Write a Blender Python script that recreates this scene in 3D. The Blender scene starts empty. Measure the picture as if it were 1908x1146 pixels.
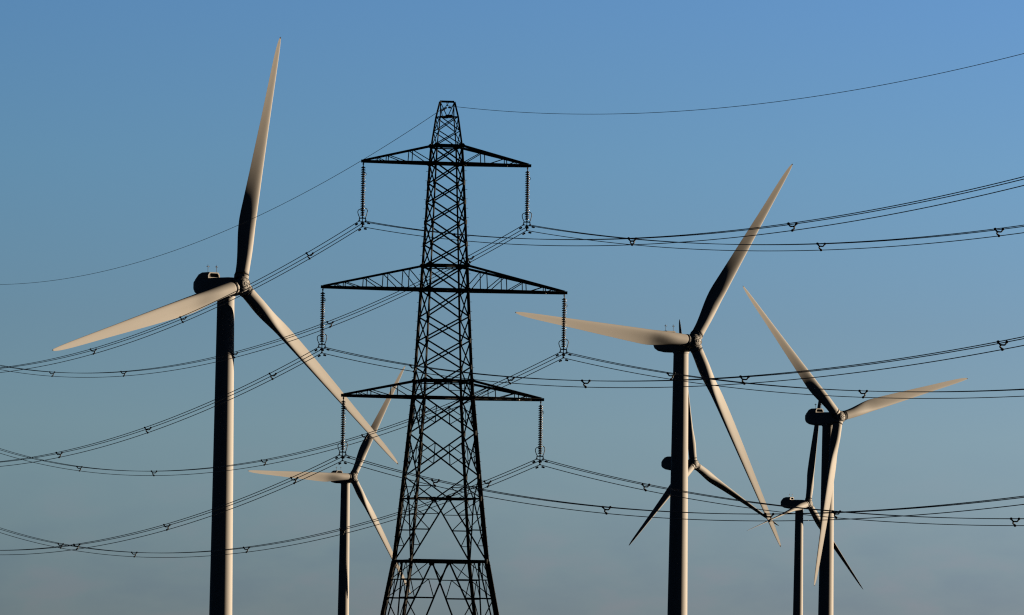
import bpy, bmesh, math, random
from mathutils import Vector, Matrix

random.seed(7)
sc = bpy.context.scene
COL = sc.collection
V = Vector

# ------------------------------------------------------------------ survey
# distances in metres, camera 1.7 m above a flat marsh, looking along +Y
FOCAL_PX, PITCH, ROLL = 16062.03, 0.0433535, 0.0147739
PX, PY, PTH = -5.0572, 642.648, 0.22341          # pylon: position, turn
LINE_BACK, LINE_FRONT = 0.213616, 0.236435        # run of the wires either side of the pylon
LEVELS = [(43.7515, 1.388), (41.5975, 1.9219), (40.2577, 2.0829), (35.8674, 2.5239), (32.6347, 2.7809),
          (30.8070, 2.9510), (27.0019, 3.2848), (24.0379, 3.5826), (22.7681, 3.7170), (20.1262, 4.1762),
          (16.8995, 4.6867), (15.2362, 4.9654), (10.5650, 5.8087), (6.6204, 7.0842), (0.0, 9.22)]
WIRES = {  # arm offset, height at the clamp, slope/curvature to the far side, slope/curvature to the near side
    'TL': (-6.3310, 35.3759, .076190, 2.6199e-4, .088575, 3.2211e-4),
    'TR': (6.2292, 35.4204, .078584, 2.7460e-4, .089583, 3.2285e-4),
    'ML': (-9.2639, 25.9020, .073337, 2.5799e-4, .085911, 3.0559e-4),
    'MR': (9.1879, 25.9519, .077990, 2.7343e-4, .091041, 3.2244e-4),
    'BL': (-7.5692, 17.9232, .074307, 2.6090e-4, .089606, 3.1334e-4),
    'BR': (7.5031, 17.9211, .074853, 2.6504e-4, .088035, 2.9997e-4),
    'E': (-0.0142, 44.5987, .079530, 2.7528e-4, .089565, 3.2918e-4)}
ARMS = {'T': (41.5975, 40.2577, 6.4812), 'M': (32.6347, 30.8070, 9.3991), 'B': (24.0379, 22.7681, 7.7339)}
TURB = [  # x, distance, yaw, phase, label
    (-46.364, 1494.62, .71046, .22582, "largest white turbine, left of the pylon, one blade pointing almost straight up"),
    (36.978, 1715.06, .630, .61404, "large white turbine right of the pylon, its left blade tip reaching behind an insulator string"),
    (84.093, 2184.35, .68379, -.77470, "white turbine nearest the right edge, with a blade pointing out to the right"),
    (-52.206, 2911.55, .66591, -1.55220, "small distant turbine left of the pylon, one blade passing behind the pylon's left leg"),
    (57.968, 2669.85, .89770, -.09545, "distant turbine whose nacelle and tower hide behind the tall tower right of the pylon"),
    (112.873, 3222.48, .93872, .27035, "smallest turbine, low on the right, beside the tower of the rightmost turbine"),
]
HUB_Z = 70.0
SKY_STRENGTH = 0.1067
SKY_TINT = [(0, (0.7254, 0.6084, 0.6552)), (0.105, (0.756, 0.6458, 0.6888)), (0.2, (0.8745, 0.7463, 0.7343)), (0.292, (0.957, 0.8175, 0.7614)), (0.417, (0.9381, 0.8189, 0.7802)), (0.604, (0.955, 0.9234, 0.8977)), (0.778, (0.945, 0.9369, 0.9791)), (1, (0.936, 0.9401, 1.0031))]
SUN_AZ, SUN_EL = math.radians(90 - 20), math.radians(5.0)

# ------------------------------------------------------------------ helpers
def tag(o, label=None, cat=None, group=None, kind=None):
    if label: o['label'] = label
    if cat: o['category'] = cat
    if group: o['group'] = group
    if kind: o['kind'] = kind
    return o

def empty(name, loc=(0, 0, 0), mat=None):
    o = bpy.data.objects.new(name, None)
    COL.objects.link(o)
    o.empty_display_size = .5
    if mat is not None: o.matrix_world = mat
    else: o.location = loc
    return o

def build(name, bm, m, parent=None, smooth=False):
    me = bpy.data.meshes.new(name)
    bmesh.ops.recalc_face_normals(bm, faces=bm.faces)
    bm.to_mesh(me); bm.free()
    me.materials.append(m)
    if smooth:
        me.polygons.foreach_set('use_smooth', [True] * len(me.polygons))
        if smooth is not True:
            try: me.set_sharp_from_angle(angle=math.radians(smooth))
            except Exception: pass
    o = bpy.data.objects.new(name, me)
    COL.objects.link(o)
    if parent is not None: o.parent = parent
    return o

def frame_of(d, ref):
    d = d.normalized()
    s = d.cross(ref)
    if s.length < 1e-5: s = d.cross(V((1, 0, 0)) if abs(d.x) < .9 else V((0, 1, 0)))
    s.normalize()
    return s, s.cross(d)

def extrude(bm, p, q, prof, ref):
    s, u = frame_of(q - p, ref)
    a = [bm.verts.new(p + s * x + u * y) for x, y in prof]
    b = [bm.verts.new(q + s * x + u * y) for x, y in prof]
    n = len(prof)
    for i in range(n): bm.faces.new((a[i], a[(i + 1) % n], b[(i + 1) % n], b[i]))
    bm.faces.new(a[::-1]); bm.faces.new(b)

def angle(bm, p, q, w, ref=V((0, 0, 1))):
    """rolled steel angle"""
    p, q = V(p), V(q); t = max(w * .16, .012); h = w / 2
    prof = [(-h, -h), (h, -h), (h, -h + t), (-h + t, -h + t), (-h + t, h), (-h, h)]
    extrude(bm, p, q, prof, ref)

def flat(bm, p, q, w, t, ref=V((0, 0, 1))):
    p, q = V(p), V(q)
    extrude(bm, p, q, [(-w / 2, -t / 2), (w / 2, -t / 2), (w / 2, t / 2), (-w / 2, t / 2)], ref)

def plate(bm, c, ex, ey, w, h, t):
    ex, ey = V(ex).normalized(), V(ey).normalized(); en = ex.cross(ey)
    pts = [(-.5, -.28), (-.28, -.5), (.28, -.5), (.5, -.28), (.5, .28), (.28, .5), (-.28, .5), (-.5, .28)]
    a = [bm.verts.new(V(c) + ex * x * w + ey * y * h - en * t / 2) for x, y in pts]
    b = [bm.verts.new(V(c) + ex * x * w + ey * y * h + en * t / 2) for x, y in pts]
    for i in range(8): bm.faces.new((a[i], a[(i + 1) % 8], b[(i + 1) % 8], b[i]))
    bm.faces.new(a[::-1]); bm.faces.new(b)

def tube(bm, pts, r, n=6, closed=False):
    pts = [V(p) for p in pts]; rings = []
    rad = r if isinstance(r, (list, tuple)) else [r] * len(pts)
    up = None
    for i, p in enumerate(pts):
        d = (pts[min(i + 1, len(pts) - 1)] - pts[max(i - 1, 0)])
        if closed: d = pts[(i + 1) % len(pts)] - pts[i - 1]
        d.normalize()
        if up is None:
            s, u = frame_of(d, V((0, 0, 1)) if abs(d.z) < .9 else V((1, 0, 0)))
        else:
            s = d.cross(up); s.normalize(); u = s.cross(d)
        up = u
        rings.append([bm.verts.new(p + s * math.cos(2 * math.pi * k / n) * rad[i] + u * math.sin(2 * math.pi * k / n) * rad[i]) for k in range(n)])
    m = len(rings)
    for i in range(m if closed else m - 1):
        A, B = rings[i], rings[(i + 1) % m]
        for k in range(n): bm.faces.new((A[k], A[(k + 1) % n], B[(k + 1) % n], B[k]))
    if not closed:
        bm.faces.new(rings[0][::-1]); bm.faces.new(rings[-1])

def loft(bm, rings, cap=True):
    R = [[bm.verts.new(V(p)) for p in ring] for ring in rings]
    for A, B in zip(R, R[1:]):
        n = len(A)
        for k in range(n): bm.faces.new((A[k], A[(k + 1) % n], B[(k + 1) % n], B[k]))
    if cap:
        bm.faces.new(R[0][::-1]); bm.faces.new(R[-1])

def lathe(bm, prof, n=32, axis='z', mat=None):
    """prof: (radius, height)"""
    rings = []
    for r, h in prof:
        ring = []
        for k in range(n):
            a = 2 * math.pi * k / n
            p = V((r * math.cos(a), r * math.sin(a), h)) if axis == 'z' else V((h, r * math.cos(a), r * math.sin(a)))
            ring.append(mat @ p if mat is not None else p)
        rings.append(ring)
    loft(bm, rings)

def lerp(tab, x):
    for (a, b), (c, d) in zip(tab, tab[1:]):
        if (a - x) * (c - x) <= 0 and a != c:
            return b + (d - b) * (x - a) / (c - a)
    return tab[0][1] if abs(x - tab[0][0]) < abs(x - tab[-1][0]) else tab[-1][1]

def smooth_lerp(tab, x):
    """monotone-ish cubic through a table"""
    xs = [t[0] for t in tab]; ys = [t[1] for t in tab]; n = len(xs)
    if x <= xs[0]: return ys[0]
    if x >= xs[-1]: return ys[-1]
    i = max(k for k in range(n - 1) if xs[k] <= x)
    def m(k):
        if k == 0 or k == n - 1: return 0 if k == 0 else (ys[k] - ys[k - 1]) / (xs[k] - xs[k - 1])
        a = (ys[k] - ys[k - 1]) / (xs[k] - xs[k - 1]); b = (ys[k + 1] - ys[k]) / (xs[k + 1] - xs[k])
        return 0 if a * b <= 0 else 2 * a * b / (a + b)
    h = xs[i + 1] - xs[i]; t = (x - xs[i]) / h
    return (ys[i] * (1 + 2 * t) * (1 - t) ** 2 + m(i) * h * t * (1 - t) ** 2 + ys[i + 1] * t * t * (3 - 2 * t) + m(i + 1) * h * t * t * (t - 1))

# ------------------------------------------------------------------ materials
def nt_new(name):
    m = bpy.data.materials.new(name); m.use_nodes = True
    n = m.node_tree; n.nodes.clear()
    out = n.nodes.new('ShaderNodeOutputMaterial'); b = n.nodes.new('ShaderNodeBsdfPrincipled')
    n.links.new(b.outputs[0], out.inputs[0])
    return m, n, b

def surface(name, base, vary, scale, rough, metallic=0., spec=.35, stretch=(1, 1, 1), bump=0., bscale=30):
    m, n, b = nt_new(name)
    tc = n.nodes.new('ShaderNodeTexCoord'); mp = n.nodes.new('ShaderNodeMapping'); mp.inputs['Scale'].default_value = stretch
    n.links.new(tc.outputs['Object'], mp.inputs['Vector'])
    no = n.nodes.new('ShaderNodeTexNoise'); no.inputs['Scale'].default_value = scale; no.inputs['Detail'].default_value = 6; no.inputs['Roughness'].default_value = .6
    n.links.new(mp.outputs[0], no.inputs['Vector'])
    r = n.nodes.new('ShaderNodeValToRGB')
    r.color_ramp.elements[0].position = .3; r.color_ramp.elements[1].position = .7
    r.color_ramp.elements[0].color = (*[max(c - v, .002) for c, v in zip(base, vary)], 1)
    r.color_ramp.elements[1].color = (*[c + v for c, v in zip(base, vary)], 1)
    n.links.new(no.outputs['Fac'], r.inputs[0]); n.links.new(r.outputs[0], b.inputs['Base Color'])
    mr = n.nodes.new('ShaderNodeMapRange'); mr.inputs['To Min'].default_value = rough - .06; mr.inputs['To Max'].default_value = rough + .08
    n.links.new(no.outputs['Fac'], mr.inputs['Value']); n.links.new(mr.outputs[0], b.inputs['Roughness'])
    b.inputs['Metallic'].default_value = metallic; b.inputs['Specular IOR Level'].default_value = spec
    if bump:
        n2 = n.nodes.new('ShaderNodeTexNoise'); n2.inputs['Scale'].default_value = bscale
        n.links.new(mp.outputs[0], n2.inputs['Vector'])
        bp = n.nodes.new('ShaderNodeBump'); bp.inputs['Strength'].default_value = bump; bp.inputs['Distance'].default_value = .02
        n.links.new(n2.outputs['Fac'], bp.inputs['Height']); n.links.new(bp.outputs[0], b.inputs['Normal'])
    return m

M = {}
M['tower'] = surface('tower_paint', (.40, .392, .378), (.03, .03, .034), .35, .62, spec=.12, stretch=(1, 1, .12))
M['blade'] = surface('blade_gelcoat', (.40, .392, .378), (.022, .025, .027), .25, .62, spec=.12, stretch=(1, 1, .2))
M['nacelle'] = surface('nacelle_shell', (.40, .392, .378), (.028, .028, .028), .6, .6, spec=.15)
M['dark'] = surface('dark_gap', (.02, .02, .022), (.008, .008, .008), 3, .7)
M['grille'] = surface('cooler_grille_metal', (.10, .065, .045), (.03, .02, .015), 6, .6)
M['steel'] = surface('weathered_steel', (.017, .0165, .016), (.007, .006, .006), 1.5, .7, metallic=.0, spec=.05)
M['galv'] = surface('galvanised_steel', (.10, .10, .10), (.03, .03, .03), 2, .5, spec=.35)
M['wire'] = surface('aluminium_wire', (.035, .035, .037), (.01, .01, .01), 2, .6, spec=.2)
M['porcelain'] = surface('glazed_porcelain', (.10, .088, .078), (.02, .02, .02), 6, .2, spec=.8)
M['horn'] = surface('horn_steel', (.04, .04, .04), (.01, .01, .01), 4, .5)
M['field'] = surface('marsh_grass', (.026, .034, .021), (.009, .010, .006), .02, .9, spec=.1)

# ------------------------------------------------------------------ ground
bm = bmesh.new()
S = 15000; N = 24
gv = [[bm.verts.new((-S + 2 * S * i / N, -S + 2 * S * j / N, -.12 - .25 * random.random() if abs(i - N / 2) > 1 or abs(j - N / 2) > 1 else -.1)) for j in range(N + 1)] for i in range(N + 1)]
for i in range(N):
    for j in range(N): bm.faces.new((gv[i][j], gv[i + 1][j], gv[i + 1][j + 1], gv[i][j + 1]))
tag(build('field', bm, M['field'], smooth=True), kind='structure')

# ------------------------------------------------------------------ pylon
cth, sth = math.cos(PTH), math.sin(PTH)
PM = Matrix(((cth, -sth, 0, PX), (sth, cth, 0, PY), (0, 0, 1, 0), (0, 0, 0, 1)))   # local x: along the arms, local y: along the line
pylon = empty('pylon', mat=PM)
tag(pylon, "dark steel lattice pylon with three pairs of crossarms carrying the wires", 'pylon')

def W(z): return lerp(LEVELS, z)
Z_TOP = 44.90; TOPW, TOPD = 1.09, .16
def corner(i, z):
    sx, sy = ((-1, -1), (1, -1), (1, 1), (-1, 1))[i]
    if z > LEVELS[0][0]:
        f = (z - LEVELS[0][0]) / (Z_TOP - LEVELS[0][0])
        return V((sx * (LEVELS[0][1] * (1 - f) + TOPW * f) / 2, sy * (LEVELS[0][1] * (1 - f) + TOPD * f) / 2, z))
    w = W(z) / 2
    return V((sx * w, sy * w, z))

nodes = [LEVELS[0][0], 42.68, 41.5975, 40.2577, 38.80, 37.37, 35.8674, 34.22, 32.6347, 30.8070, 28.79, 27.0019, 25.05]
for i in range(4):
    bm = bmesh.new(); out = V(((-1, 1, 1, -1)[i], (-1, -1, 1, 1)[i], 0)).normalized()
    zs = [Z_TOP] + [LEVELS[0][0], 41.5975, 40.2577, 32.6347, 24.0379, 22.7681, 16.8995, 15.2362, 10.565, 0]
    for a, b in zip(zs, zs[1:]):
        w = .10 if a > 41.6 else .14 if a > 40.2 else .17 if a > 32 else .20 if a > 22.8 else .25 if a > 10.6 else .30
        angle(bm, corner(i, a), corner(i, b), w, out)
    for z in nodes[2:] + [22.77, 20.126, 16.9, 15.236, 10.565]:          # splice plates at the joints
        c = corner(i, z); flat(bm, c - V((0, 0, .17)), c + V((0, 0, .17)), .2 + (.06 if z < 24 else 0), .14, out)
    if i in (1, 3):                                                       # climbing step bolts
        z = 4.0; k = 0
        while z < 40.2:
            c = corner(i, z); dirx = V((1 if i == 1 else -1, 0, 0)) if k % 2 else V((0, -1 if i == 1 else 1, 0))
            dirx = V((1 if i == 1 else -1, 0, 0))
            flat(bm, c, c + dirx * .24, .028, .028); z += .70; k += 1
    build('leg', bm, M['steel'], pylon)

FACES = [(0, 1), (1, 2), (2, 3), (3, 0)]
def mid(a, b, t=.5): return a + (b - a) * t
def fnorm(f):
    return V(((0, -1, 0), (1, 0, 0), (0, 1, 0), (-1, 0, 0))[f])

def xpanel(f, zt, zb, w, redundant=False):
    i, j = FACES[f]; n = fnorm(f); bm = bmesh.new()
    A, B, C, D = corner(i, zt), corner(j, zt), corner(i, zb), corner(j, zb)
    o = n * (w * .5)
    angle(bm, A + o, D + o, w, n); angle(bm, B - o * .4, C - o * .4, w, n)
    if redundant:
        wt, wb = (B - A).length, (D - C).length
        X = mid(A, D, wt / (wt + wb))
        for T_, B_, leg_t, leg_b in ((A, C, A, C), (B, D, B, D)):
            P, Q, Mi = mid(T_, X, .52), mid(B_, X, .52), mid(leg_t, leg_b)
            angle(bm, P, Q, .06, n); angle(bm, P, Mi, .06, n); angle(bm, Q, Mi, .06, n)
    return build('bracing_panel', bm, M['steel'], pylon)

for f in range(4):
    for zt, zb in zip(nodes, nodes[1:]):
        xpanel(f, zt, zb, .07 if zb > 41 else .105)
    # waist: one big cross around the lowest arm
    i, j = FACES[f]; n = fnorm(f)
    bp_ = xpanel(f, 25.05, 22.7681, .105)
    A, B, C, D = corner(i, 25.05), corner(j, 25.05), corner(i, 22.7681), corner(j, 22.7681)
    X = mid(mid(A, D), mid(B, C))
    for a, b in ((C, D), (D, C)):
        bm = bmesh.new(); P = mid(X, a, .45); angle(bm, P, mid(a, V((a.x, a.y, 24.04)), .5), .05, n)
        angle(bm, P, V((P.x, P.y, 24.04)), .05, n)
        build('tie_rod', bm, M['steel'], bp_)
    xpanel(f, 22.7681, 20.1262, .105, True)
    xpanel(f, 20.1262, 16.8995, .105, True)
    # V down to the middle of the 15.2 m belt
    bm = bmesh.new(); A, B, C, D = corner(i, 16.8995), corner(j, 16.8995), corner(i, 15.2362), corner(j, 15.2362)
    Mc = mid(C, D)
    angle(bm, A, Mc, .09, n); angle(bm, B, Mc, .09, n)
    for T_, B_ in ((A, C), (B, D)):
        P = mid(T_, Mc, .46); L_ = V((mid(T_, B_, .46).x, mid(T_, B_, .46).y, P.z))
        angle(bm, P, L_, .06, n); angle(bm, P, B_, .06, n)
    o = build('bracing_panel', bm, M['steel'], pylon)
    bm = bmesh.new(); plate(bm, Mc + n * .09, D - C, V((0, 0, 1)), .42, .40, .03)
    build('gusset_plate', bm, M['steel'], o)
    # inverted V of the upper body
    bm = bmesh.new(); E_, F_ = corner(i, 10.565), corner(j, 10.565)
    for leg_i, foot in ((i, E_), (j, F_)):
        angle(bm, Mc, foot, .10, n)
        prev = corner(leg_i, 15.2362)
        for k in (1, 2, 3):
            N_ = mid(Mc, foot, k / 4); L_ = corner(leg_i, N_.z)
            angle(bm, L_, N_, .09 if k == 2 else .055, n)
            angle(bm, prev, N_, .06, n); prev = L_
    build('bracing_panel', bm, M['steel'], pylon)
    # splayed base
    bm = bmesh.new(); Mc2 = mid(E_, F_); G_, H_ = corner(i, 0), corner(j, 0)
    for leg_i, foot, top in ((i, G_, E_), (j, H_, F_)):
        angle(bm, Mc2, foot, .11, n)
        gp = mid(top, Mc2, .52)
        zs = [9.2, 7.82, 5.6, 3.2, 1.2]; prevL = top; prevN = None
        for k, z in enumerate(zs):
            N_ = mid(Mc2, foot, (10.565 - z) / 10.565); L_ = corner(leg_i, z)
            angle(bm, L_, N_, .11 if k == 1 else .07, n)
            if k == 0:
                angle(bm, gp, N_, .06, n); angle(bm, gp, L_, .06, n)
            elif k == 1:
                angle(bm, mid(prevL, prevN, .62), N_, .06, n); angle(bm, mid(prevL, prevN, .62), L_, .06, n)
            else:
                angle(bm, prevL, N_, .07, n)
            prevL, prevN = L_, N_
    o = build('bracing_panel', bm, M['steel'], pylon)
    bm = bmesh.new(); plate(bm, Mc2 + n * .12 - V((0, 0, .12)), F_ - E_, V((0, 0, 1)), .42, .34, .03)
    build('gusset_plate', bm, M['steel'], o)

# horizontal belts
for z, w in ((43.7515, .07), (41.5975, .17), (40.2577, .17), (32.6347, .15), (30.8070, .2), (24.0379, .16), (22.7681, .16), (15.2362, .12), (10.565, .24)):
    bm = bmesh.new()
    for f in range(4):
        i, j = FACES[f]; n = fnorm(f); ww = w if f in (0, 2) else w * .7
        A, B = corner(i, z) + n * .03, corner(j, z) + n * .03
        angle(bm, A, B, ww, V((0, 0, 1)))
        if z in (41.5975, 32.6347, 24.0379): angle(bm, A - V((0, 0, .16)), B - V((0, 0, .16)), ww * .55, V((0, 0, 1)))
    if z in (15.2362, 10.565):
        mids = [mid(corner(a, z), corner(b, z)) for a, b in FACES]
        for k in range(4): angle(bm, mids[k], mids[(k + 1) % 4], .07)
    else:
        angle(bm, corner(0, z), corner(2, z), .06); angle(bm, corner(1, z), corner(3, z), .06)
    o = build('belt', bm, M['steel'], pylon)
    if z in (41.5975, 40.2577, 32.6347, 30.8070, 24.0379, 22.7681):
        for k in range(4):
            bm = bmesh.new(); c = corner(k, z); sy = -1 if k < 2 else 1
            plate(bm, c + V((0, sy * .1, 0)), (1, 0, 0), (0, 0, 1), .38, .32, .03)
            build('gusset_plate', bm, M['steel'], o)
    if z == 24.0379:
        for sy in (-1, 1):
            bm = bmesh.new(); plate(bm, V((0, sy * (W(z) / 2 + .1), z - .05)), (1, 0, 0), (0, 0, 1), .62, .36, .03)
            build('gusset_plate', bm, M['steel'], o)

# earth wire peak
bm = bmesh.new()
T_ = [corner(k, Z_TOP) for k in range(4)]
angle(bm, mid(T_[0], T_[3]), mid(T_[1], T_[2]), .16)
for sy, (i, j) in ((-1, (0, 1)), (1, (3, 2))):
    c = mid(corner(i, LEVELS[0][0]), corner(j, LEVELS[0][0]))
    for k, s in ((i, -1), (j, 1)): angle(bm, corner(k, Z_TOP - .05), c + V((s * .22, 0, .12)), .055, V((0, sy, 0)))
peak = build('peak', bm, M['steel'], pylon)
for sy in (-1, 1):
    bm = bmesh.new(); plate(bm, V((0, sy * LEVELS[0][1] / 2, LEVELS[0][0] + .03)), (1, 0, 0), (0, 0, 1), .56, .2, .12)
    build('gusset_plate', bm, M['steel'], peak)
bm = bmesh.new()
tube(bm, [(-.03, 0, Z_TOP - .05), (-.02, 0, 44.66)], .03); tube(bm, [(.12, 0, Z_TOP - .05), (0, 0, 44.64)], .02)
tube(bm, [(-.02, -.2, 44.60), (-.015, 0, 44.62), (-.01, .2, 44.60)], .045)
build('wire_hanger', bm, M['steel'], peak)

# crossarms
for lev, (zt, zb, half) in ARMS.items():
    npan = 5 if lev == 'M' else 3
    for sx in (-1, 1):
        bm = bmesh.new()
        tip = V((sx * (half - .20), 0, zb + .02))
        flat(bm, V((sx * (half - .52), 0, zb + .02)), V((sx * half, 0, zb + .02)), .26, .22)
        flat(bm, V((sx * (half - .2), 0, zb - .12)), V((sx * (half - .2), 0, zb + .02)), .10, .05)
        arm = build('crossarm', bm, M['steel'], pylon)
        sides = []
        for sy in (-1, 1):
            k = {(-1, -1): 0, (1, -1): 1, (1, 1): 2, (-1, 1): 3}[(sx, sy)]
            rt, rb = corner(k, zt), corner(k, zb)
            tt, tb = tip + V((0, sy * .09, .07)), tip + V((0, sy * .09, -.02))
            bm = bmesh.new(); angle(bm, rt, tt, .17, V((0, sy, 0))); build('top_chord', bm, M['steel'], arm)
            bm = bmesh.new(); angle(bm, rb, tb, .22, V((0, sy, 0)))
            build('bottom_chord', bm, M['steel'], arm)
            sides.append((rb, tb))
            bm = bmesh.new()
            fr = [q / npan for q in range(1, npan)]
            for q, t in enumerate(fr):
                P, Q = mid(tt, rt, t), mid(tb, rb, t)
                angle(bm, P, Q, .06, V((0, sy, 0)))
                nx = fr[q + 1] if q + 1 < len(fr) else 1.
                angle(bm, P, mid(tb, rb, (nx * .86 + t * .14) if nx < 1 else .97), .06, V((0, sy, 0)))
            P, Q = mid(tt, rt, .55 / npan), mid(tb, rb, .55 / npan); angle(bm, P, Q, .05, V((0, sy, 0)))
            angle(bm, P, mid(tb, rb, .95 / npan), .05, V((0, sy, 0)))
            build('side_lacing', bm, M['steel'], arm)
        bm = bmesh.new(); nz = npan * 2
        for q in range(nz):
            a, b = (sides[q % 2], sides[(q + 1) % 2])
            angle(bm, mid(a[1], a[0], q / nz + .02) - V((0, 0, .05)), mid(b[1], b[0], (q + 1) / nz) - V((0, 0, .05)), .06)
            angle(bm, mid(a[1], a[0], (q + 1) / nz) - V((0, 0, .05)), mid(b[1], b[0], (q + 1) / nz) - V((0, 0, .05)), .05)
        build('bottom_lacing', bm, M['galv'], arm)

# ------------------------------------------------------------------ wires
def wire_at(key, t, da=0., dz=0.):
    """t metres along the line from the pylon: + towards the camera side"""
    xa, z, s1, b1, s2, b2 = WIRES[key]
    ang = LINE_FRONT if t > 0 else LINE_BACK
    x0, y0 = PX + xa * cth, PY + xa * sth
    T_ = abs(t); zz = z - (s2 * T_ - b2 * T_ * T_ if t > 0 else s1 * T_ - b1 * T_ * T_)
    dx, dy = math.cos(ang), math.sin(ang)
    return V((x0 + t * math.sin(ang) + da * dx, y0 - t * math.cos(ang) + da * dy, zz + dz))

ARMNAME = {'T': 'top', 'M': 'middle', 'B': 'lowest'}
SIDENAME = {'L': 'left', 'R': 'right'}
TS = [-300 + 3 * i for i in range(94)] + [-18, -15, -12, -9, -6, -4, -2.5, -1.6, -1, -.5, 0, .5, 1, 1.6, 2.5, 4, 6, 9, 12, 15, 18] + [21 + 3 * i for i in range(94)]
TS = [t for t in TS]

def damper_mesh(bm, c, d):
    d = d.normalized(); dn = V((0, 0, -1))
    tube(bm, [c + dn * .0, c + dn * .10], .022)
    tube(bm, [c + dn * .10 - d * .24, c + dn * .10 + d * .24], .016)
    for s in (-1, 1):
        tube(bm, [c + dn * .11 + d * s * .15, c + dn * .12 + d * s * .19, c + dn * .12 + d * s * .29], [.04, .075, .065], 8)

def wire(key, da, dz, r, name, label, group, cat='wire'):
    bm = bmesh.new()
    tube(bm, [wire_at(key, t, da, dz) for t in TS], r, 6)
    o = build(name, bm, M['wire'], smooth=True)
    tag(o, label, cat, group)
    for t in ((-1.0, 1.0) if key != 'E' else (-1.35, -.6, .85)):
        bm = bmesh.new(); c = wire_at(key, t, da, dz)
        damper_mesh(bm, c, wire_at(key, t + .05, da, dz) - wire_at(key, t - .05, da, dz))
        build('vibration_damper', bm, M['horn'], o)
    return o

for key in ('TL', 'TR', 'ML', 'MR', 'BL', 'BR'):
    a, s = ARMNAME[key[0]], SIDENAME[key[1]]
    for da, dz, nm in ((-.25, .42, 'left upper'), (.25, .42, 'right upper'), (0, 0, 'bottom')):
        wire(key, da, dz, .028, 'power_line', f"{nm} wire of the three hung from the {s} end of the {a} crossarm", 'power lines carried by the pylon')
wire('E', 0, 0, .019, 'earth_wire', "single thin wire strung over the very top of the pylon", None)

# ------------------------------------------------------------------ insulator strings
def catmull(pts, n=5):
    pts = [V(p) for p in pts]; out = []
    for i in range(len(pts) - 1):
        p0, p1, p2, p3 = pts[max(i - 1, 0)], pts[i], pts[i + 1], pts[min(i + 2, len(pts) - 1)]
        for k in range(n):
            t = k / n
            out.append(.5 * ((2 * p1) + (p2 - p0) * t + (2 * p0 - 5 * p1 + 4 * p2 - p3) * t * t + (3 * p1 - p0 - 3 * p2 + p3) * t ** 3))
    out.append(pts[-1]); return out

def copy_tree(o, parent=None):
    c = o.copy(); COL.objects.link(c)
    if parent is not None: c.parent = parent
    for ch in [x for x in list(bpy.data.objects) if x.parent == o]: copy_tree(ch, c)
    return c

# origin: lower conductor clamp; x along the arm, z up
TOPL = 4.86
def make_string():
    root = empty('insulator_string')
    bm = bmesh.new(); tube(bm, [(0, 0, TOPL), (0, 0, TOPL - .34)], .035, 8)
    tube(bm, [(0, 0, TOPL - .08), (0, 0, TOPL - .2)], .06, 8); build('hanger', bm, M['horn'], root)
    nd, z0, pitch = 22, TOPL - .42, .170
    for k in range(nd):
        bm = bmesh.new(); z = z0 - k * pitch
        lathe(bm, [(.04, z + .10), (.075, z + .095), (.085, z + .05), (.12, z + .04), (.165, z + .012), (.180, z - .018), (.172, z - .036), (.13, z - .03), (.125, z - .045), (.09, z - .035), (.08, z - .05), (.05, z - .045), (.04, z - .072)], 20)
        build('insulator_disc', bm, M['porcelain'], root, smooth=50)
    bm = bmesh.new(); zb = z0 - nd * pitch + .06
    tube(bm, [(0, 0, zb + .06), (0, 0, .70)], .035, 8)
    build('ball_link', bm, M['horn'], root)
    bm = bmesh.new(); flat(bm, (-.25, 0, .64), (.25, 0, .64), .03, .085, V((0, 0, 1))); flat(bm, (0, 0, .74), (0, 0, .6), .12, .03, V((0, 1, 0)))
    build('yoke_plate', bm, M['horn'], root)
    for x in (-.25, .25):
        bm = bmesh.new(); flat(bm, (x * .93, 0, .64), (x, 0, .44), .07, .03, V((0, 1, 0)))
        tube(bm, [(x, -.2, .41), (x, -.1, .43), (x, .1, .43), (x, .2, .41)], [.04, .062, .062, .04], 8)
        build('suspension_clamp', bm, M['horn'], root)
    bm = bmesh.new(); flat(bm, (0, 0, .6), (0, 0, .03), .055, .03, V((0, 1, 0))); plate(bm, (0, 0, .30), (1, 0, 0), (0, 0, 1), .14, .2, .05)
    tube(bm, [(0, -.2, -.01), (0, -.1, .02), (0, .1, .02), (0, .2, -.01)], [.04, .062, .062, .04], 8)
    build('suspension_clamp', bm, M['horn'], root)
    for s, up in ((-1, 0), (1, .09)):
        bm = bmesh.new()
        pts = catmull([(s * .20, 0, .66), (s * .27, 0, .78), (s * .345, 0, .98 + up), (s * .365, 0, 1.13 + up), (s * .31, 0, 1.25 + up), (s * .2, 0, 1.31 + up), (s * .08, 0, 1.28 + up)])
        tube(bm, pts, .031, 6); build('arcing_horn', bm, M['horn'], root, smooth=True)
    bm = bmesh.new()
    tube(bm, [(.0, 0, TOPL - .78), (.14, 0, TOPL - .82)], .016)
    tube(bm, [(.17 + .07 * math.cos(a), 0, TOPL - .9 + .09 * math.sin(a)) for a in [2 * math.pi * k / 12 for k in range(12)]], .018, 5, True)
    build('top_horn', bm, M['horn'], root)
    return root

proto = None
for lev in 'TMB':
    for sd in 'LR':
        key = lev + sd
        zb = ARMS[lev][1]
        o = make_string() if proto is None else copy_tree(proto)
        proto = proto or o
        p = wire_at(key, 0)
        o.location = p; o.rotation_euler = (0, 0, PTH)
        tag(o, f"long string of dark glossy insulator discs hanging from the {SIDENAME[sd]} tip of the {ARMNAME[lev]} crossarm", 'insulator', 'insulator strings on the pylon')
        o.scale = (1, 1, (zb - .06 - p.z) / TOPL)

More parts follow.
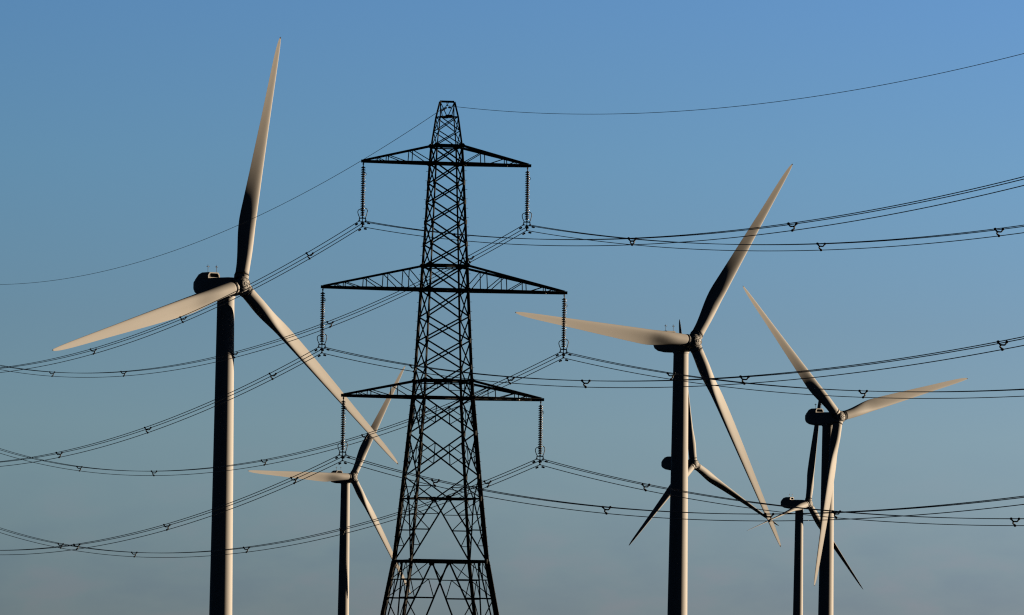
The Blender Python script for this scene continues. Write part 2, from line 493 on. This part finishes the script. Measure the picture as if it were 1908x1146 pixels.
# ------------------------------------------------------------------ spacers
def make_spacer():
    bm = bmesh.new()
    up = catmull([(-.25, 0, .42), (-.20, 0, .33), (-.13, 0, .255), (-.04, 0, .25), (.04, 0, .255), (.13, 0, .27), (.19, 0, .33), (.25, 0, .42)], 4)
    tube(bm, up, .05, 6)
    stem = catmull([(.07, 0, .26), (.13, 0, .17), (.10, 0, .10), (.03, 0, .06), (0, 0, 0)], 4)
    tube(bm, stem, .052, 6)
    o = build('wire_spacer', bm, M['horn'], smooth=True)
    for x, z in ((-.25, .42), (.25, .42), (0, 0)):
        b2 = bmesh.new(); tube(b2, [(x, -.09, z), (x, -.06, z), (x, .06, z), (x, .09, z)], [.055, .08, .08, .055], 8)
        build('clamp', b2, M['horn'], o)
    return o
ORD = ['nearest', 'second', 'third', 'fourth', 'fifth']
FRONT = {'TL': [31.2, 81.2, 120.5], 'TR': [31.9, 81.9, 122.2], 'ML': [30.7, 81., 120.7, 174.7], 'MR': [32., 82., 121.6], 'BL': [30.7, 80.3, 120.6], 'BR': [31.8, 81.9, 122.1]}
BACK = {'TL': [20.6, 75.8, 120.8], 'TR': [20.3, 76.3, 120.2, 178.4, 220.8], 'ML': [19.6, 75.2, 120.6], 'MR': [18.6, 75.5, 120.9, 177.6, 221.], 'BL': [19., 74.9, 120.5], 'BR': [18.6, 75.8, 119.8, 178.1, 221.5]}
sp0 = None; flip = 0
for key in ('TL', 'TR', 'ML', 'MR', 'BL', 'BR'):
    for sgn, tab, way in ((1, FRONT, 'right'), (-1, BACK, 'left')):
        for q, t in enumerate(tab[key]):
            o = make_spacer() if sp0 is None else copy_tree(sp0)
            sp0 = sp0 or o
            o.location = wire_at(key, sgn * t)
            ang = LINE_FRONT if sgn > 0 else LINE_BACK
            flip = random.random() < .5
            o.rotation_euler = (0, 0, ang + (math.pi if flip else 0))
            tag(o, f"dark spacer on the {SIDENAME[key[1]]} {ARMNAME[key[0]]} wire bundle, {ORD[q]} to the {way} of its insulator", 'spacer', 'three-armed spacers on the wires')

# ------------------------------------------------------------------ wind turbines
R = 45.0
CH = [(1.7, 2.36), (3.4, 2.40), (5, 2.55), (7.2, 2.82), (9.5, 3.05), (11.8, 3.13), (15, 2.95), (20, 2.6), (25, 2.24), (31, 1.78), (36, 1.44), (40, 1.14), (42.6, .86), (44, .56), (44.7, .32), (45, .10)]
TW = [(1.7, 28), (6, 25), (10, 20), (14, 14.5), (18, 10.2), (24, 6.5), (31, 3.8), (38, 2), (45, .5)]
TH = [(1.7, 1.0), (3.4, 1.0), (5, .90), (7.2, .66), (9.5, .48), (12, .38), (16, .30), (22, .25), (30, .21), (38, .18), (45, .16)]
RS = [1.75, 2.3, 3.0, 3.8, 4.6, 5.4, 6.3, 7.2, 8.2, 9.2, 10.2, 11.4, 12.8, 14.4, 16.2, 18.4, 21, 24, 27, 30, 33, 36, 38.5, 40.5, 42, 43.1, 43.9, 44.4, 44.75, 44.95]
NP = 44
def blade_ring(r):
    c, tw, th = smooth_lerp(CH, r), math.radians(smooth_lerp(TW, r)), smooth_lerp(TH, r)
    blend = min(1, max(0, (r - 2.4) / 9.6)); blend = blend * blend * (3 - 2 * blend)
    pre = .25 * (r / R) ** 2
    ring = []
    for k in range(NP):
        a = 2 * math.pi * k / NP
        # circle (y towards the leading edge, x towards the wind)
        cy, cx = .5 * c * math.cos(a), .5 * c * math.sin(a)
        # aerofoil
        xc = .5 * (1 - math.cos(a))               # 0 leading edge .. 1 trailing edge
        yt = 5 * th * (.2969 * math.sqrt(xc) - .126 * xc - .3516 * xc ** 2 + .2843 * xc ** 3 - .1015 * xc ** 4)
        cam = .03 * 4 * xc * (1 - xc)
        side = 1 if math.sin(a) >= 0 else -1      # + pressure side, facing the wind
        ax = c * (side * yt * (.82 if side > 0 else 1.15) - cam)
        ay = c * (.32 - xc)
        x, y = cx * (1 - blend) + ax * blend, cy * (1 - blend) + ay * blend
        ring.append(V((x * math.cos(tw) + y * math.sin(tw) + pre, y * math.cos(tw) - x * math.sin(tw), r)))
    return ring

# extra blade pitch: the last two stand feathered
BLADE_PITCH = (0, 0, 0, 0, 92, 74)
def make_turbine():
    root = empty('wind_turbine')
    ov = 5.3                                       # tower axis behind the rotor plane
    # local frame of the thing: x = towards the wind, y = rotor's rightward tangent at the top, z up, origin at the tower foot
    bm = bmesh.new()
    prof = [(2.12 - .62 * max(z, 0) / 67.6, z) for z in (-.3, 0, 8, 16, 24, 32, 40, 48, 56, 62, 67.6)]
    lathe(bm, prof, 64); build('tower', bm, M['tower'], root, smooth=40)
    bm = bmesh.new(); lathe(bm, [(1.50, 67.58), (1.62, 67.6), (1.66, 67.9), (1.66, 68.2)], 48); build('yaw_bearing', bm, M['nacelle'], root, smooth=40)
    # nacelle: lofted rounded sections
    secs = [(3.3, .95, -1.45, .75), (3.2, 1.15, -1.7, .95), (2.6, 1.4, -1.95, 1.1), (1.5, 1.62, -2.1, 1.2), (-1.5, 1.7, -2.2, 1.22), (-4.5, 1.7, -2.12, 1.22), (-6.2, 1.6, -1.85, 1.2), (-7.2, 1.38, -1.45, 1.05), (-7.75, 1.1, -1.0, .8), (-8.0, .7, -.55, .4)]
    def sect(hw, zl, zh, n=40, e=4.5):
        zc, hh = (zl + zh) / 2, (zh - zl) / 2; out = []
        for k in range(n):
            a = 2 * math.pi * (k + .5) / n; c, s = math.cos(a), math.sin(a)
            out.append((math.copysign(abs(c) ** (2 / e), c) * hw, zc + math.copysign(abs(s) ** (2 / e), s) * hh))
        return out
    bm = bmesh.new()
    loft(bm, [[V((x, y, HUB_Z + z)) for y, z in sect(hw, zl, zh)] for x, hw, zl, zh in secs])
    nac = build('nacelle', bm, M['nacelle'], root, smooth=35)
    # cooler hood on the rear roof: a scoop open towards the rotor
    def trap(hw, z0, z1, inset, ch):
        return [(-hw, z0), (hw, z0), (hw, z1 - ch), (hw - inset, z1), (-hw + inset, z1), (-hw, z1 - ch)]
    bm = bmesh.new()
    o_ = [trap(1.32, 1.15, 2.18, .34, .5), trap(1.32, 1.15, 2.22, .34, .5), trap(1.25, 1.1, 2.2, .36, .5), trap(1.1, 1.0, 1.9, .4, .5), trap(.85, .75, 1.2, .3, .25)]
    xs = [-3.35, -3.75, -5.6, -6.8, -7.65]
    rings = [[bm.verts.new((x, y, HUB_Z + z)) for y, z in p] for x, p in zip(xs, o_)]
    for A, B in zip(rings, rings[1:]):
        for k in range(6): bm.faces.new((A[k], A[(k + 1) % 6], B[(k + 1) % 6], B[k]))
    bm.faces.new(rings[-1])
    inn = trap(1.06, 1.33, 2.02, .28, .38)
    I1 = [bm.verts.new((-3.35, y, HUB_Z + z)) for y, z in inn]; I2 = [bm.verts.new((-3.95, y, HUB_Z + z)) for y, z in inn]
    for k in range(6):
        bm.faces.new((rings[0][k], rings[0][(k + 1) % 6], I1[(k + 1) % 6], I1[k]))
        bm.faces.new((I1[k], I1[(k + 1) % 6], I2[(k + 1) % 6], I2[k]))
    bm.faces.new(I2[::-1])
    build('cooler_hood', bm, M['nacelle'], nac)
    bm = bmesh.new()
    for k in range(7):
        z = 1.40 + k * .09; w = 1.02 if z < 1.62 else 1.02 - (z - 1.62) * .6
        flat(bm, (-3.9, -w, HUB_Z + z), (-3.9, w, HUB_Z + z), .05, .05)
    build('cooler_grille', bm, M['grille'], nac)
    for y in (-.95, .95):
        bm = bmesh.new(); x0 = -3.9; zt = HUB_Z + 2.15
        tube(bm, [(x0, y, zt - .1), (x0, y, zt + 1.15)], .045, 6)
        tube(bm, [(x0, y - .28, zt + .98), (x0, y + .28, zt + .98)], .03, 5)
        tube(bm, [(x0 - .05, y, zt + 1.0), (x0 - .05, y, zt + 1.42)], .022, 5)
        lathe(bm, [(.05, zt + 1.0), (.11, zt + 1.03), (.11, zt + 1.14), (.04, zt + 1.2)], 10, mat=Matrix.Translation((x0, y, 0)))
        for s in (-1, 1): tube(bm, [(x0, y + s * .28, zt + .95), (x0, y + s * .28, zt + 1.12)], .04, 6)
        build('wind_mast', bm, M['galv'], nac)
    bm = bmesh.new(); lathe(bm, [(1.30, 3.0), (1.30, 3.45)], 40, 'x', Matrix.Translation((0, 0, HUB_Z - .1))); build('shaft_seal', bm, M['dark'], nac, smooth=40)
    # hub (origin at rotor centre, x towards the wind)
    hub = empty('hub'); hub.parent = root
    hub_m = None
    bm = bmesh.new()
    lathe(bm, [(1.10, -1.05), (1.40, -.85), (1.56, -.3), (1.56, .3), (1.46, .8), (1.26, 1.15), (1.12, 1.28), (1.08, 1.28)], 48, 'x')
    for k in range(3):
        Mk = Matrix.Rotation(-2 * math.pi * k / 3, 4, 'X')
        lathe(bm, [(1.27, .6), (1.27, 1.46), (1.30, 1.5), (1.30, 1.60), (1.24, 1.63)], 40, mat=Mk)
    hub_o = build('hub', bm, M['nacelle'], root, smooth=40)
    bpy.data.objects.remove(hub)
    bm = bmesh.new(); lathe(bm, [(1.10, 1.16), (1.12, 1.32), (.94, 1.38), (.94, 1.2)], 40, 'x'); build('nose_ring', bm, M['dark'], hub_o, smooth=40)
    bm = bmesh.new(); lathe(bm, [(.92, 1.22), (.90, 1.42), (.76, 1.50), (.45, 1.56), (.10, 1.58)], 40, 'x'); build('nose_cap', bm, M['nacelle'], hub_o, smooth=40)
    bm = bmesh.new()
    for k in range(6):
        a = 2 * math.pi * k / 6 + .3
        lathe(bm, [(.15, 1.40), (.15, 1.535), (.02, 1.54)], 14, 'x', Matrix.Translation((0, .62 * math.cos(a), .62 * math.sin(a))))
    tube(bm, [(1.575, .30 * math.cos(a), .30 * math.sin(a)) for a in [2 * math.pi * k / 20 for k in range(20)]], .045, 6, True)
    build('nose_vent', bm, M['dark'], hub_o, smooth=40)
    for k in range(3):                              # dark access openings between the blades
        bm = bmesh.new(); a = math.pi / 3 + 2 * math.pi * k / 3
        Mk = Matrix.Rotation(-a, 4, 'X') @ Matrix.Translation((.45, 0, 0))
        lathe(bm, [(.42, 1.40), (.42, 1.565), (.34, 1.575)], 20, mat=Mk)
        build('access_cover', bm, M['dark'], hub_o, smooth=40)
    blade_bm = bmesh.new(); loft(blade_bm, [blade_ring(r) for r in RS])
    for k in range(3):
        if k == 0:
            b = build('blade', blade_bm, M['blade'], root, smooth=True); first = b
        else:
            b = first.copy(); COL.objects.link(b); b.parent = root
        bm = bmesh.new()
        for z in (1.66, 1.86): tube(bm, [(1.19 * math.cos(a), 1.19 * math.sin(a), z) for a in [2 * math.pi * q / 40 for q in range(40)]], .075, 6, True)
        build('root_seal', bm, M['dark'], b, smooth=True)
        bm = bmesh.new(); loft(bm, [[V((p.x * 1.0, p.y, p.z)) + (V((p.x, p.y, 0)) - ctr) * .05 for p in ring] for ring, ctr in ((blade_ring(r), sum((V((q.x, q.y, 0)) for q in blade_ring(r)), V((0, 0, 0))) / NP) for r in (44.72, 44.82, 44.92, 45.02))])
        build('tip_receptor', bm, M['dark'], b, smooth=True)
    return root, nac, hub_o

tilt = math.radians(5)
base_root = None
for idx, (x, d, yaw, ph, label) in enumerate(TURB):
    if base_root is None: base_root, _, _ = make_turbine(); root = base_root
    else: root = copy_tree(base_root)
    nh = V((math.sin(yaw), -math.cos(yaw), 0)); e1 = V((math.cos(yaw), math.sin(yaw), 0))
    foot = V((x, d, 0)) - nh * 5.3; foot.z = 0
    RM = Matrix((nh, e1, V((0, 0, 1)))).transposed().to_4x4()
    root.matrix_world = Matrix.Translation(foot) @ RM
    # rotor: tilt about local y, then turn about its own axis
    kids = [o for o in bpy.data.objects if o.parent == root]
    rot = Matrix.Translation((5.3 - 1.35, 0, HUB_Z - .11)) @ Matrix.Rotation(-tilt, 4, 'Y')
    q = 0
    for o in kids:
        nm = o.name.split('.')[0]
        if nm == 'hub': o.matrix_local = rot @ Matrix.Rotation(-ph, 4, 'X')
        elif nm == 'blade':
            o.matrix_local = rot @ Matrix.Rotation(-(ph + q * 2 * math.pi / 3), 4, 'X') @ Matrix.Rotation(.027, 4, 'Y') @ Matrix.Rotation(-math.radians(BLADE_PITCH[idx]), 4, 'Z'); q += 1
    tag(root, label, 'wind turbine', 'wind turbines of the wind farm')

# ------------------------------------------------------------------ light and sky
sd = V((math.sin(SUN_AZ) * math.cos(SUN_EL), math.cos(SUN_AZ) * math.cos(SUN_EL), math.sin(SUN_EL)))
L = bpy.data.lights.new('sun', 'SUN'); L.energy = 5.0; L.angle = math.radians(.53); L.color = (1, .785, .55)
lo = bpy.data.objects.new('sun', L); COL.objects.link(lo); lo.rotation_euler = sd.to_track_quat('Z', 'Y').to_euler()

w = bpy.data.worlds.new('World'); sc.world = w; w.use_nodes = True
n = w.node_tree; n.nodes.clear()
out = n.nodes.new('ShaderNodeOutputWorld'); bg = n.nodes.new('ShaderNodeBackground'); n.links.new(bg.outputs[0], out.inputs[0])
sky = n.nodes.new('ShaderNodeTexSky'); sky.sky_type = 'NISHITA'; sky.sun_disc = False
sky.sun_elevation = SUN_EL; sky.sun_rotation = SUN_AZ; sky.altitude = 0; sky.air_density = .5; sky.dust_density = .3; sky.ozone_density = 3.0
tc = n.nodes.new('ShaderNodeTexCoord'); sp = n.nodes.new('ShaderNodeSeparateXYZ'); n.links.new(tc.outputs['Generated'], sp.inputs[0])
def math_(op, a, b=None, c=None):
    m_ = n.nodes.new('ShaderNodeMath'); m_.operation = op
    for i_, v_ in enumerate((a, b, c)):
        if v_ is None: continue
        if hasattr(v_, 'node'): n.links.new(v_, m_.inputs[i_])
        else: m_.inputs[i_].default_value = v_
    return m_.outputs[0]
def ramp(src, stops, interp='LINEAR'):
    r = n.nodes.new('ShaderNodeValToRGB'); r.color_ramp.interpolation = interp
    while len(r.color_ramp.elements) < len(stops): r.color_ramp.elements.new(.5)
    for e_, (p_, c_) in zip(r.color_ramp.elements, stops): e_.position = p_; e_.color = (*c_, 1)
    n.links.new(src, r.inputs[0]); return r.outputs[0]
def mix(kind, a, b, fac=1.):
    m_ = n.nodes.new('ShaderNodeMix'); m_.data_type = 'RGBA'; m_.blend_type = kind; m_.clamp_result = False
    m_.inputs[0].default_value = fac
    for s_, v_ in ((m_.inputs[6], a), (m_.inputs[7], b)):
        if hasattr(v_, 'node'): n.links.new(v_, s_)
        else: s_.default_value = (*v_, 1)
    return m_.outputs[2]
# air colour with height (0 .. 0.1 = 0 .. 5.7 degrees), sky dimmed overhead and away from the view to deepen the shaded sides
elev = math_('MULTIPLY', sp.outputs[2], 10.)
tint = ramp(elev, SKY_TINT)
high = ramp(sp.outputs[2], [(0, (1, 1, 1)), (.10, (1, 1, 1)), (.26, (.3, .3, .3)), (.7, (.2, .2, .2))])
view_dim = ramp(sp.outputs[1], [(0, (.10, .10, .10)), (.45, (.12, .12, .12)), (.95, (1, 1, 1))])  # added dimming behind and beside the camera, cuts fill on shaded sides
side = ramp(math_('MULTIPLY_ADD', sp.outputs[0], 4., .5), [(0, (.60, .62, .62)), (.25, (.72, .74, .73)), (.5, (.8, .8, .8)), (.75, (.9, .88, .90)), (1, (1, 1, 1))])
# faint rosy cloud streaks low down
mp = n.nodes.new('ShaderNodeMapping'); mp.inputs['Scale'].default_value = (105, 105, 250); n.links.new(tc.outputs['Generated'], mp.inputs[0])
cn = n.nodes.new('ShaderNodeTexNoise'); cn.inputs['Scale'].default_value = 1.; cn.inputs['Detail'].default_value = 4; cn.inputs['Roughness'].default_value = .5; n.links.new(mp.outputs[0], cn.inputs[0])
low = ramp(elev, [(0, (1, 1, 1)), (.14, (1, 1, 1)), (.20, (.45, .45, .45)), (.30, (0, 0, 0))])
cloud = ramp(cn.outputs['Fac'], [(.34, (.845, .89, .915)), (.52, (.905, .94, .935)), (.66, (.985, .94, .94))])
cl = n.nodes.new('ShaderNodeMix'); cl.data_type = 'RGBA'; n.links.new(low, cl.inputs[0]); cl.inputs[6].default_value = (.93, .94, .94, 1); n.links.new(cloud, cl.inputs[7])
c_ = mix('MULTIPLY', mix('MULTIPLY', mix('MULTIPLY', mix('MULTIPLY', mix('MULTIPLY', sky.outputs[0], tint), high), view_dim), side), cl.outputs[2])
n.links.new(c_, bg.inputs[0]); bg.inputs[1].default_value = SKY_STRENGTH

# ------------------------------------------------------------------ camera
cam = bpy.data.cameras.new('camera'); co = bpy.data.objects.new('camera', cam); COL.objects.link(co)
cam.sensor_width = 36; cam.lens = FOCAL_PX * 36 / 1908; cam.clip_start = 1; cam.clip_end = 40000
r_ = V((1, 0, 0)); u_ = V((0, -math.sin(PITCH), math.cos(PITCH))); f_ = V((0, math.cos(PITCH), math.sin(PITCH)))
cx_ = r_ * math.cos(ROLL) + u_ * math.sin(ROLL); cy_ = -r_ * math.sin(ROLL) + u_ * math.cos(ROLL)
mw = Matrix((cx_, cy_, -f_)).transposed().to_4x4(); mw.translation = V((0, 0, 1.7))
co.matrix_world = mw
sc.camera = co

sc.view_settings.view_transform = 'Standard'; sc.view_settings.look = 'None'; sc.view_settings.exposure = .87; sc.view_settings.gamma = 1
sc.render.engine = 'CYCLES'
sc.cycles.max_bounces = 3; sc.cycles.diffuse_bounces = 0; sc.cycles.filter_width = 1.2; sc.cycles.use_denoising = False
